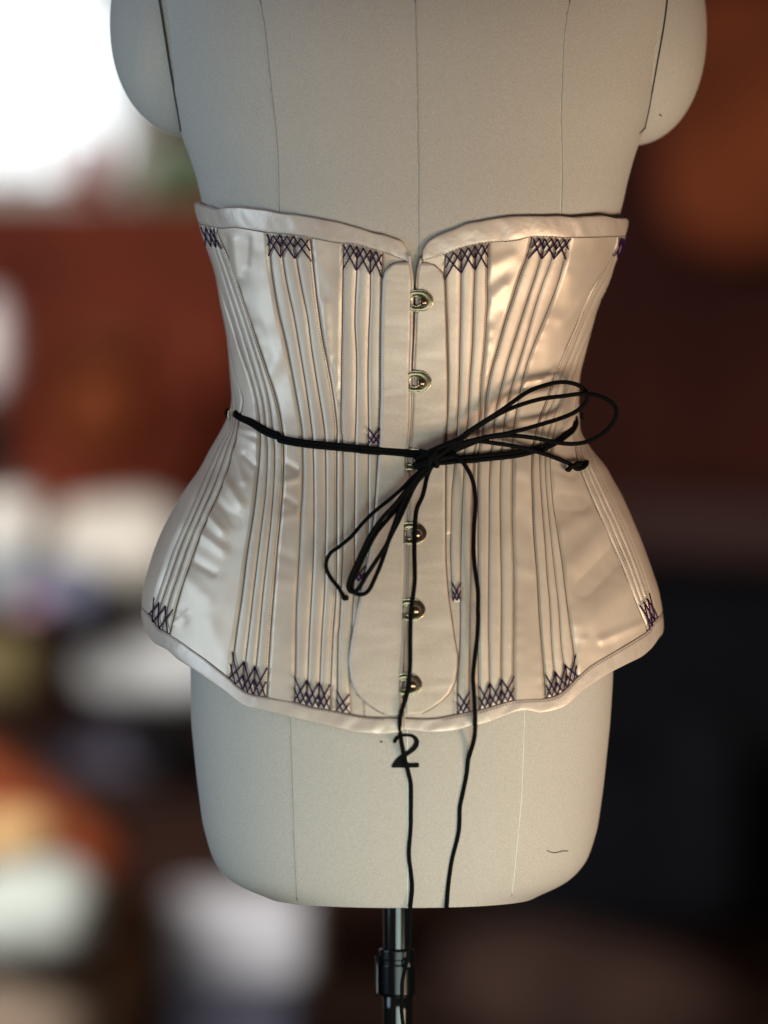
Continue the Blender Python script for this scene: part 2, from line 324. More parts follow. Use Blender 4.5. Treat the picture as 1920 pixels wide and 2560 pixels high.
edgeL = Curve([(1022, 600), (1025, 657), (1030.5, 697), (1029, 769), (1028, 842), (1025, 914), (1025, 986), (1021, 1100), (1015, 1145), (1017, 1208), (1015, 1276), (1012, 1344), (1013, 1389), (1011, 1480), (1010, 1550), (1005, 1655), (1001, 1719), (1003, 1761), (1006, 1835)])
edgeR = Curve([(1056, 600), (1051, 652), (1043, 683), (1041, 760), (1037, 850), (1034, 914), (1031, 1000), (1027, 1100), (1022, 1150), (1021, 1300), (1018, 1400), (1016, 1500), (1014, 1620), (1012, 1700), (1012, 1835)])
edgeL2 = Curve([(1022, 600), (1012, 657), (1018, 697), (1016, 769), (1015, 842), (1013, 914), (1013, 986), (1011, 1100), (1008, 1145), (1008, 1300), (1004, 1480), (1000, 1655), (998, 1835)])
def chain(*segs):
    o = []
    for s in segs: o += s
    return o
A = [Curve(chain(Z(1, (175, 225), (180, 260), (230, 440), (330, 780), (420, 1060), (500, 1290), (545, 1480), (562, 1640)), Z(3, (785, 180), (765, 400), (740, 600), (700, 850), (670, 1100), (640, 1300), (600, 1600)), Z(5, (590, 540)))),
     Curve(chain(Z(1, (205, 225), (210, 250), (270, 450), (375, 780), (450, 1010), (530, 1260), (580, 1450), (600, 1640)), Z(3, (830, 180), (820, 440), (795, 650), (770, 850), (740, 1100), (715, 1320)), Z(5, (690, 400), (680, 600)))),
     Curve(chain(Z(1, (235, 225), (245, 275), (300, 440), (420, 780), (500, 1020), (580, 1270), (625, 1470), (645, 1640)), Z(3, (875, 180), (870, 400), (850, 650), (825, 880), (800, 1100), (780, 1320)), Z(5, (755, 460), (745, 640)))),
     Curve(chain(Z(1, (262, 225), (268, 280), (335, 430), (460, 780), (550, 1060), (640, 1330), (685, 1490), (710, 1640)), Z(3, (930, 180), (925, 400), (910, 600), (890, 800), (870, 1050), (850, 1300)), Z(5, (830, 500), (818, 650))))]
B_ = [Curve(chain(Z(1, (612, 260), (615, 300), (625, 420), (640, 560), (680, 800), (740, 1060), (790, 1320), (840, 1600)), Z(3, (1048, 100), (1050, 400), (1038, 600), (1030, 800), (1020, 1000), (1010, 1200)), Z(5, (1005, 400), (998, 680)))),
      Curve(chain(Z(1, (705, 260), (712, 430), (740, 620), (790, 850), (830, 1080), (870, 1320), (915, 1650)), Z(3, (1112, 100), (1118, 300), (1120, 500), (1118, 800), (1110, 1000)), Z(5, (1092, 200), (1080, 540), (1076, 700)))),
      Curve(chain(Z(1, (795, 260), (805, 430), (840, 640), (885, 860), (910, 1060), (950, 1320), (995, 1600)), Z(3, (1190, 100), (1195, 400), (1195, 600), (1190, 850), (1188, 1050)), Z(5, (1170, 200), (1155, 550), (1150, 720)))),
      Curve(chain(Z(1, (895, 270), (903, 330), (920, 480), (950, 750), (985, 1000), (1025, 1200), (1060, 1400), (1088, 1650)), Z(3, (1262, 100), (1260, 400), (1260, 800), (1255, 1100)), Z(5, (1238, 200), (1225, 500), (1218, 740))))]
C = [Curve(chain(Z(1, (1138, 330), (1135, 400), (1130, 600), (1125, 900), (1118, 1300), (1115, 1650)), Z(3, (1300, 100), (1303, 400), (1300, 800), (1290, 1050), (1278, 1300)), Z(5, (1272, 200), (1265, 600), (1262, 760)))),
     Curve(chain(Z(1, (1228, 330), (1225, 510), (1215, 720), (1210, 900), (1222, 1150), (1220, 1400), (1215, 1650)), Z(3, (1378, 100), (1376, 400), (1373, 700), (1372, 1000), (1366, 1160), (1358, 1300)), Z(5, (1350, 250), (1345, 500), (1345, 780)))),
     Curve(chain(Z(1, (1320, 340), (1318, 540), (1316, 760), (1305, 1000), (1300, 1300), (1305, 1650)), Z(3, (1462, 100), (1460, 400), (1462, 640), (1455, 800), (1435, 1000), (1400, 1150)), Z(5, (1400, 780)))),
     Curve(chain(Z(1, (1400, 380), (1398, 560), (1395, 800), (1390, 1100), (1390, 1400), (1380, 1650)), Z(3, (1530, 100), (1520, 300), (1500, 600), (1465, 850), (1430, 1020), (1420, 1100), (1420, 1300)), Z(5, (1440, 780))))]
C2 = [Curve(chain(Z(2, (318, 400), (305, 600), (315, 900), (325, 1200), (322, 1500)), Z(4, (285, 30), (283, 300), (283, 600), (285, 900), (300, 1100), (330, 1300)), Z(6, (330, 300), (330, 800)))),
      Curve(chain(Z(2, (420, 380), (420, 520), (418, 800), (412, 1050), (408, 1280), (395, 1600)), Z(4, (350, 200), (325, 450), (320, 640), (318, 900), (350, 1500)), Z(6, (350, 800)))),
      Curve(chain(Z(2, (515, 350), (515, 510), (505, 800), (498, 1050), (480, 1300), (465, 1600)), Z(4, (405, 200), (392, 500), (385, 700), (380, 1000), (380, 1300)), Z(6, (376, 300), (362, 500), (360, 800)))),
      Curve(chain(Z(2, (608, 330), (600, 500), (600, 800), (580, 1100), (560, 1300), (545, 1600)), Z(4, (468, 200), (452, 500), (446, 800), (442, 1100), (437, 1400)), Z(6, (438, 100), (434, 400), (434, 780))))]
B2 = [Curve(chain(Z(2, (915, 290), (880, 430), (830, 560), (780, 720), (720, 900), (670, 1080), (620, 1260), (590, 1440), (575, 1640)), Z(4, (492, 200), (490, 600), (490, 900), (492, 1300)), Z(6, (490, 300), (495, 720)))),
      Curve(chain(Z(2, (990, 300), (972, 430), (930, 580), (870, 760), (800, 980), (740, 1170), (700, 1330), (660, 1500), (645, 1640)), Z(4, (562, 300), (558, 700), (555, 1000), (553, 1300)), Z(6, (556, 300), (560, 570), (562, 700)))),
      Curve(chain(Z(2, (1080, 300), (1050, 440), (985, 620), (920, 820), (870, 1000), (810, 1200), (770, 1330), (740, 1450), (712, 1640)), Z(4, (628, 300), (628, 700), (634, 1000), (634, 1300)), Z(6, (632, 300), (632, 560), (634, 700)))),
      Curve(chain(Z(2, (1165, 300), (1135, 440), (1090, 620), (1010, 830), (930, 1030), (870, 1200), (830, 1370), (795, 1560)), Z(4, (708, 100), (702, 400), (705, 700), (712, 1000), (712, 1300)), Z(6, (710, 300), (708, 660))))]
A2 = [Curve(chain(Z(2, (1490, 310), (1480, 370), (1380, 560), (1290, 720), (1200, 940), (1130, 1100), (1060, 1270), (1010, 1430), (960, 1560), (930, 1680)), Z(4, (825, 250), (830, 500), (840, 750), (860, 1000), (870, 1200), (885, 1400)), Z(6, (905, 500), (915, 650)))),
      Curve(chain(Z(2, (1503, 310), (1496, 370), (1430, 560), (1330, 740), (1250, 930), (1190, 1080), (1110, 1270), (1050, 1450), (1000, 1560), (972, 1680)), Z(4, (872, 250), (885, 500), (905, 750), (922, 1000), (935, 1131)), Z(6, (950, 300), (970, 500), (980, 640)))),
      Curve(chain(Z(2, (1515, 310), (1511, 370), (1458, 560), (1375, 740), (1295, 930), (1225, 1090), (1155, 1270), (1095, 1450), (1037, 1600), (1012, 1700)), Z(4, (905, 250), (920, 500), (945, 750), (972, 1000), (990, 1150)), Z(6, (1010, 300), (1035, 470), (1045, 600)))),
      Curve(chain(Z(2, (1528, 310), (1526, 370), (1485, 540), (1405, 720), (1335, 880), (1262, 1060), (1192, 1250), (1132, 1400), (1078, 1560), (1050, 1690)), Z(4, (938, 250), (955, 500), (985, 700), (1015, 900), (1040, 1100), (1065, 1300)), Z(6, (1085, 300), (1100, 450), (1110, 520))))]
def lerpc(a, b_, t): 
    c = Curve.__new__(Curve); c.zz = a.zz; c.v = a.v*(1-t)+b_.v*t; return c
Dr = [(560, -118), (700, -108), (800, -100), (900, -93)]
D0 = Curve(Z(3, (612, 20), (595, 60), (520, 200), (430, 400), (340, 600), (250, 800), (180, 1000), (130, 1150), (95, 1260)), [(560, -128), (700, -119), (800, -112), (900, -104), (1000, -93)])
D3 = Curve(Z(3, (655, 0), (650, 60), (620, 180), (560, 380), (480, 560), (400, 750), (330, 950), (270, 1130), (225, 1320), (215, 1360)), [(560, -108), (700, -97), (780, -88), (860, -82), (950, -76), (1000, -72)])
DD = [D0, lerpc(D0, D3, 1/3), lerpc(D0, D3, 2/3), D3]
E0 = Curve(Z(4, (1085, 120), (1110, 260), (1170, 420), (1240, 580), (1310, 740), (1390, 920), (1450, 1080), (1510, 1230), (1545, 1310)), [(560, 104), (700, 98), (800, 92), (900, 86), (1000, 78)])
E3 = Curve(Z(4, (1120, 115), (1190, 270), (1270, 430), (1350, 600), (1430, 780), (1490, 940), (1550, 1120), (1590, 1230)), [(560, 124), (700, 118), (800, 112), (900, 104), (1000, 92)])
EE = [E0, lerpc(E0, E3, 1/3), lerpc(E0, E3, 2/3), E3]
kp = lambda a: (lambda z: math.radians(a)+0*np.asarray(z))
# folds of the satin: (x0, y0, x1, y1, width px, height mm)
FOLDS = [(585, 1130, 612, 1205, 8, 1.0), (560, 1190, 604, 1262, 9, 1.3), (535, 1245, 592, 1305, 9, -1.0), (520, 1285, 560, 1330, 8, 1.1), (497, 1330, 560, 1378, 10, 1.2), (482, 1400, 535, 1432, 8, -.8),
         (470, 1450, 520, 1500, 16, .8), (450, 1538, 460, 1550, 10, -.9), (440, 1560, 475, 1530, 5, .5), (640, 1110, 600, 1090, 7, .8), (530, 1560, 560, 1640, 18, .7), (600, 1300, 560, 1420, 26, -.9),
         (1385, 1165, 1425, 1180, 14, -1.9), (1400, 1255, 1452, 1262, 17, -2.0), (1460, 1470, 1540, 1385, 19, -2.6), (1430, 1410, 1520, 1310, 18, 1.5), (1450, 1560, 1560, 1470, 22, 1.2), (1395, 1330, 1470, 1290, 16, .9), (1500, 1600, 1600, 1560, 8, 1.2), (1440, 1690, 1455, 1600, 8, .8),
         (1307, 956, 1347, 950, 6, .7), (1347, 950, 1380, 925, 6, .8), (1380, 925, 1408, 880, 6, .8), (1310, 970, 1385, 948, 8, -.7),
         (1228, 745, 1258, 715, 11, .9), (1222, 705, 1265, 680, 13, -.7), (1232, 660, 1275, 640, 12, .6), (1222, 795, 1246, 775, 11, -.6), (1400, 800, 1465, 740, 14, 1.0), (1420, 650, 1500, 640, 18, .6),
         (590, 600, 600, 690, 9, 1.2), (570, 590, 576, 640, 5, -.8), (625, 590, 622, 660, 7, -.6), (600, 760, 680, 800, 22, .8), (660, 950, 700, 900, 14, .9), (800, 640, 830, 720, 10, .6), (815, 760, 825, 900, 8, 1.0), (830, 900, 848, 1000, 7, -.7),
         (700, 1150, 742, 1175, 7, -1.0), (705, 1210, 745, 1200, 7, 1.0), (702, 1240, 740, 1262, 7, -.9), (698, 1300, 740, 1290, 9, .9), (690, 1380, 735, 1400, 10, -.8), (690, 1450, 735, 1460, 12, .7),
         (1290, 1180, 1320, 1190, 12, .7), (1285, 1300, 1325, 1330, 18, -.8), (1285, 1420, 1330, 1430, 14, .7), (600, 1075, 650, 1085, 6, .9), (615, 1140, 640, 1165, 6, -.9),
         (1380, 1075, 1430, 1045, 8, 1.1), (1345, 1070, 1400, 1080, 8, -.8)]
def foldh(P):
    f = D/(D+P[..., 1])/K; X = 960+P[..., 0]*f; Y = 1280-(P[..., 2]-ZC)*f; h = np.zeros(X.shape)
    for x0, y0, x1, y1, w_, hh in FOLDS:
        dx, dy = x1-x0, y1-y0; L2 = dx*dx+dy*dy; t = np.clip(((X-x0)*dx+(Y-y0)*dy)/L2, 0, 1)
        d2 = (X-x0-t*dx)**2+(Y-y0-t*dy)**2; h += hh*np.exp(-d2/(2*w_*w_))
    return h*np.where(P[..., 1] < .01, 1, 0)
WV = [(rng.uniform(-1, 1)*60, rng.uniform(-1, 1)*60, rng.uniform(-1, 1)*90, rng.uniform(0, 6.3)) for _ in range(10)]
def wav(P, s=1): return sum(np.sin(a*s*P[..., 0]+b_*s*P[..., 1]+c*s*P[..., 2]+d) for a, b_, c, d in WV)/len(WV)
def patch(name, m, L, R, zb, zt, base, height, nu, nv, kind='channel', parent=corset, edge=.25, jit=0.0):
    s = np.linspace(0, 1, nu); 
    if kind == 'channel': s = .5-.5*np.cos(math.pi*s)*(.6+.4*np.abs(np.cos(math.pi*s)))
    t = np.linspace(0, 1, nv); S, T = np.meshgrid(s, t); z = np.full(S.shape, 1.05)
    for _ in range(8):
        phi = L(z)*(1-S)+R(z)*S; z2 = zb(phi)*(1-T)+zt(phi)*T; z = z*.3+z2*.7 if _ < 6 else z2
    phi = L(z)*(1-S)+R(z)*S
    P = COR.pos(phi, z)
    if kind == 'channel': h = (1-np.abs(2*S-1)**4.5)*(.86+.14*np.sin(math.pi*S))*(1-.5*np.abs(2*T-1)**60); h = h+.03*np.sin(z*700+S*3)*np.sin(z*233)*h+.12*foldh(P)
    elif kind == 'panel':
        wpx = .0035/np.maximum(np.linalg.norm(COR.pos(R(z), z)-COR.pos(L(z), z), axis=-1), .004); q = np.minimum(np.minimum(S, 1-S)/wpx, 1)
        dm = np.minimum(S, 1-S)*np.linalg.norm(COR.pos(R(z), z)-COR.pos(L(z), z), axis=-1)
        sd = np.where(S < .5, 1.7, 4.1); pk = np.exp(-dm/.0055)*(.5*np.sin(z*390+4*np.sin(z*57+sd)+sd)+.5*np.sin(z*170+3*np.sin(z*31)+2*sd))*(.5+.5*np.sin(z*23+sd*3))
        q = np.sin(q*math.pi/2); qt = np.clip(np.minimum(T, 1-T)*40, 0, 1); h = q*(1+.55*foldh(P)*qt+.35*wav(P, 1.6)+.14*wav(P, 4.5)+.20*pk*qt); h = np.where(h < .35*q, .35*q-.12*q*(1-np.exp(-(.35*q-np.minimum(h, .35*q))*1.5)), h)
    else: 
        wpx = .0015/np.maximum(np.linalg.norm(COR.pos(R(z), z)-COR.pos(L(z), z), axis=-1), .003); q = np.minimum(np.minimum(S, 1-S)/wpx, 1); h = np.sin(q*math.pi/2)*(1+.12*wav(P, 3)+.10*np.sin(z*210)*np.sin(z*77+2))
    P = COR.pos(phi, z, base+height*h-edge*.001*(h <= 1e-6))
    b = MB(); b.grid(P); return b.build(name, m, parent)
# lining under everything: two wrap-around shells, open at the front
for half, (L, R) in enumerate(((kp(-180), edgeL2), (edgeR, kp(180)))):
    hb, ht = (hemL_out, topL_out) if half == 0 else (hemR_out, topR_out)
    hb2 = lambda p, f=hb: f(p)+.003
    ht2 = lambda p, f=ht: f(p)-.003
    patch('lining', M['lining'], L, R, hb2, ht2, -.0006, 0, 90, 90, 'flat')
seams = []
def group(lines, zb, zt, base=.0006, h=.0018, ends=(None, None, None), starts=(None, None, None)):
    for k in range(3):
        e = ends[k]
        patch('bone_channel', M['channel'], lines[k], lines[k+1], const(e) if e else zb, zt, base, h, 15, 220)
    for k in range(4): seams.append((lines[k], zb if not (ends[min(k, 2)] and k < 3) else const(ends[min(k, 2)]), zt, k in (0, 3)))
def panel(L, R, zb, zt, nu=70): patch('satin_panel', M['satin'], L, R, zb, zt, .0004, .0019, nu, 260, 'panel')
hi, ti, hi2, ti2 = hemL_in, topL_in, hemR_in, topR_in
group(DD, hi, ti); group(A, hi, ti); group(B_, hi, ti); group(C, hi, ti, ends=(None, 1560, 1425))
group(C2, hi2, ti2, ends=(1335, 1498, None)); group(B2, hi2, ti2); group(A2, hi2, ti2); group(EE, hi2, ti2)
panel(kp(-180), DD[0], hi, ti, 90); panel(DD[3], A[0], hi, ti, 90); panel(A[3], B_[0], hi, ti); panel(B_[3], C[0], hi, ti, 30)
panel(C2[3], B2[0], hi2, ti2, 50); panel(B2[3], A2[0], hi2, ti2); panel(A2[3], EE[0], hi2, ti2, 90); panel(EE[3], kp(180), hi2, ti2, 90)
patch('front_panel', M['coutil'], C[1], edgeL2, hi, const(1400), .0004, .0006, 40, 80, 'flat')
patch('front_panel', M['satin'], C[3], edgeL2, const(760), ti, .0004, .0008, 20, 60, 'flat'); patch('front_panel', M['satin'], edgeR, C2[0], const(760), ti2, .0004, .0008, 20, 60, 'flat')
patch('front_panel', M['coutil'], edgeR, C2[2], hi2, const(1300), .0004, .0006, 40, 80, 'flat')
# busk panels: separate stiff spoon shaped plates covered in cloth
def spoon(outline_pts, edge, sgn, base, h):
    """outline_pts: (row, x) of the outer side from top to bottom; the plate runs from there to the centre edge"""
    rows = np.array(sorted(outline_pts)); y = np.concatenate([np.linspace(rows[0, 0], rows[0, 0]+12, 10), np.linspace(rows[0, 0]+13, rows[-1, 0]-25, 200), np.linspace(rows[-1, 0]-24, rows[-1, 0], 24)])
    xo = np.interp(y, rows[:, 0], rows[:, 1]); P, _ = hit(xo, y, [COR]); cx = COR.par(P[:, 2])[0]; pho = np.arctan2(P[:, 0]-cx, -P[:, 1]); z = zof(y); z = P[:, 2]
    nu = 40; s = np.linspace(0, 1, nu); G = np.zeros((len(y), nu, 3))
    for j in range(len(y)):
        ph_ = pho[j]*(1-s)+edge(z[j])*s; wd = max(abs(xo[j]-(1018))*K, .001); q = np.minimum(np.minimum(s, 1-s)*wd/.0022, 1); q = np.sin(q*math.pi/2)
        tt = min(j, len(y)-1-j); q = q*(min(tt/6, 1)**.5)
        o = base+h*q+.00016*q*np.sin(z[j]*110+s*1.3)*np.sin(z[j]*47+s*2)+.00012*q*np.sin(z[j]*270+s*3)*np.sin(z[j]*31)
        G[j] = COR.pos(ph_, np.full(nu, z[j]), o)
    b = MB(); b.grid(G); return b.build('busk_panel', M['coutil'], corset), list(zip(xo, y))
spL = [(653, 1013), (655, 995), (660, 980), (668, 969), (680, 961), (700, 957)]+[(y, x) for x, y in Z(1, (1395, 800), (1390, 1100), (1390, 1400), (1382, 1650))+Z(3, (1532, 100), (1520, 300), (1500, 600), (1465, 850), (1430, 1020), (1410, 1100), (1380, 1250), (1352, 1400), (1340, 1500))+Z(5, (1340, 400), (1350, 500), (1370, 560), (1410, 615), (1460, 660), (1520, 700), (1570, 722), (1620, 733))]
spR = [(655, 1054), (656, 1070), (662, 1085), (672, 1099), (685, 1108), (710, 1111)]+[(y, x) for x, y in Z(2, (312, 800), (318, 1000), (325, 1300), (322, 1600))+Z(4, (285, 50), (283, 300), (283, 600), (285, 900), (300, 1100), (330, 1300), (350, 1440))+Z(6, (360, 340), (360, 420), (345, 520), (310, 590), (260, 640), (210, 675), (150, 710), (100, 726))]
pl, olL = spoon(spL, edgeL, -1, .0030, .0022)
pr, olR = spoon(spR, edgeR, 1, .0018, .0016)
for ol, sg in ((olL, -1), (olR, 1)):
    d = np.array(ol)[::6]; P, _ = hit(d[:, 0]+sg*1.2, d[:, 1], [COR], .0020); b = MB(); b.tube(P, .00034, 6); b.build('seam_thread', M['seam'], corset)
# bound edge piping down the left busk edge
zz = np.linspace(float(zof(1806)), float(zof(655)), 160); P = COR.pos(edgeL(zz), zz, .0036); b = MB(); b.tube(P, .0011, 8); b.build('edge_piping', M['binding'], corset)
zz = np.linspace(float(zof(1800)), float(zof(665)), 160); P = COR.pos(edgeR(zz), zz, .0016); b = MB(); b.tube(P, .0009, 8); b.build('edge_piping', M['binding'], corset)
# seam threads in the grooves and rows of stitches beside them
def line_on(curve, zb, zt, off, n=170):
    lo, hi_ = float(zof(1830)), float(zof(520)); z = np.linspace(lo, hi_, 500); p = curve(z); k = (z > zb(p)) & (z < zt(p)); z = z[k]; p = p[k]; return p, z
for cv, zb, zt, outer in seams:
    p, z = line_on(cv, zb, zt, 0)
    if len(z) < 10: continue
    p = p+rng.normal(0, .0002, len(p)); P = COR.pos(p, z, .0010); b = MB(); b.tube(P[::2], (.00025 if outer else .00032), 6); b.build('seam_thread', M['seam'], corset)
def stitches(p, z, dphi_m, off, name='stitch_row', ln=.0011, gap=.0022, r=.00022):
    P = COR.pos(p, z, off); d = np.r_[0, np.cumsum(np.linalg.norm(np.diff(P, axis=0), axis=1))]; q = np.arange(.001, d[-1]-.002, gap); b = MB()
    for u in q:
        pts = [[np.interp(u+f*ln, d, P[:, i]) for i in range(3)] for f in (0, .5, 1)]
        b.tube(pts, r, 4)
    return b.build(name, M['stitch'], corset)
for lines, zb, zt in ((A, hi, ti), (B_, hi, ti), (C, hi, ti), (C2, hi2, ti2), (B2, hi2, ti2), (A2, hi2, ti2)):
    for k, sg in ((0, 1), (3, -1)):
        p, z = line_on(lines[k], zb, zt, 0)
        w_ = (lines[3](z)-lines[0](z)); stitches(p+sg*w_*.045, z, 0, .0022)
for g in (DD, EE):
    for k in range(4):
        p, z = line_on(g[k], hi if g is DD else hi2, ti if g is DD else ti2, 0); stitches(p+.012, z, 0, .0024)
# bindings
def binding(inn, out, p0, p1, top, name='binding', n=260):
    p = np.linspace(p0, p1, n); t = np.linspace(0, 1, 13); G = np.zeros((len(t), n, 3)); zi = inn(p); zo = out(p)
    rip = .0007*np.sin(p*17+1)*np.sin(p*7)+.00025*np.sin(p*41)*np.sin(p*5)
    for j, q in enumerate(t):
        ang = q*math.pi; zz_ = zi+(zo-zi)*(1-math.cos(min(ang, math.pi)))*.5
        h = .0010+.0014*math.sin(ang)**.25 if q < .999 else -.0012
        zz_ = zz_+(zo-zi)*.0
        G[j] = COR.pos(p, zz_+rip*q, h+.00035*np.sin(p*23+q*4)*np.sin(p*9)*math.sin(ang)+.00018*np.sin(p*61+q*5)*np.sin(p*14)*math.sin(ang))
    b = MB(); b.grid(G); return b.build(name, M['binding'], corset)
pe = lambda c, y: float(c(zof(y)))
binding(hemL_in, hemL_out, -math.pi, pe(edgeL, 1815), False); binding(hemR_in, hemR_out, pe(edgeR, 1815), math.pi, False)
binding(topL_in, topL_out, -math.pi, pe(edgeL, 650)-.01, True); binding(topR_in, topR_out, pe(edgeR, 650)+.01, math.pi, True)
for rim, a0, a1, dz, gap in ((hemL_in, -1.7, pe(edgeL, 1800), -.0004, None), (hemR_in, pe(edgeR, 1800), 1.7, -.0004, None)):
    p = np.linspace(a0, a1, 200); P = COR.pos(p, rim(p), .0020); b = MB(); b.tube(P, .00055, 6); b.build('seam_thread', M['seam'], corset)
for rim, a0, a1, dz in ((topL_in, -1.5, pe(edgeL, 655), .0006), (topR_in, pe(edgeR, 655), 1.6, .0006), (hemR_in, .2, 1.5, -.002), (hemL_in, -1.4, -.1, -.0012)):
    p = np.linspace(a0, a1, 300); stitches(p, rim(p)+dz, 0, .0030, gap=.0026, ln=.0014)
# purple flossing
def floss(lines, rim, hpx, up, ys=0, k0=0, k1=3, r=.00062, parent=corset, thin=False):
    """up = +1: hangs from the top edge, -1: stands on the hem"""
    h = hpx*K; b = MB(); n = k1-k0
    def pt(s, q):       # s in channel units, q 0 (edge) .. 1 (tip)
        s = min(max(s, k0), k1); i = min(int(s), 2); f = s-i; z = 1.05
        for _ in range(10):
            ph_ = float(lines[i](z))*(1-f)+float(lines[i+1](z))*f; z0 = float(rim(ph_)); z = z0-up*(h*q+.0008)
        return COR.pos(ph_, z, .0034+rng.uniform(0, .0004))
    def ln(s0, q0, s1, q1):
        # clip to the group
        if s0 < k0: q0 = q0+(q1-q0)*(k0-s0)/(s1-s0); s0 = k0
        if s1 > k1: q1 = q0+(q1-q0)*(k1-s0)/(s1-s0); s1 = k1
        if s0 > k1 or s1 < k0 or s1-s0 < .05: return
        j = lambda: rng.normal(0, .014)
        a = (s0+j(), q0+j()); c = (s1+j(), q1+j())
        b.tube([pt(a[0]+(c[0]-a[0])*f, a[1]+(c[1]-a[1])*f) for f in (0, .25, .5, .75, 1)], r, 5)
    for k in range(k0, k1+1):
        ln(k-1, 0, k, 1); ln(k, 1, k+1, 0)
        if not thin: ln(k-.5, 0, k, .52); ln(k, .52, k+.5, 0)
    for k in range(k0, k1):
        pass
    for k in (() if thin else range(k0+1, k1)):
        b.tube([pt(k, .3), pt(k, .7), pt(k, 1.02)], r*.8, 5)
    return b.build('flossing', M['floss'], parent)
floss(A, ti, 46, 1, thin=True); floss(B_, ti, 52, 1); floss(C, ti, 58, 1); floss(C2, ti2, 58, 1); floss(B2, ti2, 48, 1); floss(A2, ti2, 44, 1, thin=True)
floss(DD, hi, 62, -1, thin=True); floss(A, hi, 66, -1); floss(B_, hi, 58, -1); floss(C, hi, 46, -1, 0, 0, 1); floss(C2, hi2, 46, -1, 0, 2, 3); floss(B2, hi2, 54, -1); floss(A2, hi2, 54, -1); floss(EE, hi2, 70, -1, thin=True)
floss(C, const(1118), 38, -1, 0, 2, 3); floss(C, const(1452), 36, -1, 0, 1, 2); floss(C2, const(1498), 42, -1, 0, 1, 2)
# busk clasps
def clasp(xl, yc, tw=0.0):
    root = bpy.data.objects.new('busk_clasp', None); COL.objects.link(root); root.parent = corset
    P0, _ = hit([xl+25], [yc], [COR]); root.location = Vector(P0[0])-corset.location
    n = 48; th = np.arange(n)*2*math.pi/n
    # outer D shape
    ox, oy = [], []
    for a in th:
        cx_, sy = math.cos(a), math.sin(a)
        if cx_ >= 0: ox.append(xl+22+31*cx_**.9 if cx_ > 0 else xl+22); oy.append(yc+26*math.copysign(abs(sy)**1.15, sy))
        else: ox.append(xl+22-36*min(1, abs(cx_)**.45)); oy.append(yc+26*math.copysign(min(1, abs(sy)**.75), sy))
    ox = np.array(ox); oy = np.array(oy)
    hx = xl+11+13*np.cos(th); hy = yc+1+13*np.sin(th)
    lay = []
    for (X, Y, o) in ((ox, oy, .0032), (ox, oy, .0043), (xl+16+(ox-xl-16)*.93, yc+(oy-yc)*.92, .0047), (hx, hy, .0046), (hx, hy, .0032)):
        P, _ = hit(X, Y, [COR], o); lay.append(P)
    b = MB(); b.grid(np.array(lay), True); pl_ = b.build('clasp_plate', M['brass'], root)
    for X, Y, r_, nm in ((ox, oy, .00042, 'plate_rim'), (hx, hy, .00048, 'eyelet_rim')):
        P, _ = hit(np.r_[X, X[:1]], np.r_[Y, Y[:1]], [COR], .0046); b = MB(); b.tube(P, r_, 6, False); b.build(nm, M['brass_bright'], root)
    C0, _ = hit([xl+29], [yc+2], [COR], .0040); c = C0[0]; b = MB(); b.sbox((c[0], c[1]-.0006, c[2]), (.0029, .0014, .0029), 2, 24, 14); b.build('clasp_knob', M['knob'], root)
    C0, _ = hit([xl+29], [yc+2], [COR], .0046); b = MB(); tt = np.arange(25)*2*math.pi/24; c = C0[0]
    b.tube([(c[0]+.0036*math.cos(q), c[1]+.0001, c[2]+.0036*math.sin(q)) for q in tt], .0005, 6, False); b.build('knob_washer', M['seam'], root)
for yc in (750, 953, 1151, 1337, 1527, 1712):
    xl = {750: 1029, 953: 1024, 1151: 1014, 1337: 1012, 1527: 1009, 1712: 1001}[yc]; clasp(xl, yc)
# ------------------------------------------------------------------ black cord round the waist
cord = empty('waist_cord', (0, 0, 1.13), 'thin black cord tied in a loose bow around the waist of the corset', 'cord')
def gsm(v, s):
    n = int(3*s); g = np.exp(-np.arange(-n, n+1)**2/2/s**2); g /= g.sum(); return np.convolve(np.pad(v, n, mode='edge'), g, 'valid')
def strand(name, pts, r=.0017, surfs=(COR,), sm=4, n=10, missy=None, flat=None, base=.0048, step=5, wob=.4):
    """pts: (x, y, height above the cloth in mm)"""
    d = dense([(p[0], p[1], p[2] if len(p) > 2 else 0) for p in pts], step)
    d[:, 0] += gsm(rng.normal(0, wob*2, len(d)), 3); 
    P, ok = hit(d[:, 0], d[:, 1], list(surfs)); y = P[:, 1].copy()
    lowp = d[:, 1] > 1832
    if lowp.any() and BODY in surfs: y[lowp] = hit(d[lowp, 0], d[lowp, 1], [BODY])[0][:, 1]+.0022
    if missy is not None: y = np.where(ok, y, missy)
    y = gsm(y, sm)-base-d[:, 2]*.001; X, Zz = ray(d[:, 0], d[:, 1], y)
    b = MB(); b.tube(np.stack([X, y, Zz], -1), r, n, True, flat); return b.build(name, M['cord'], cord)
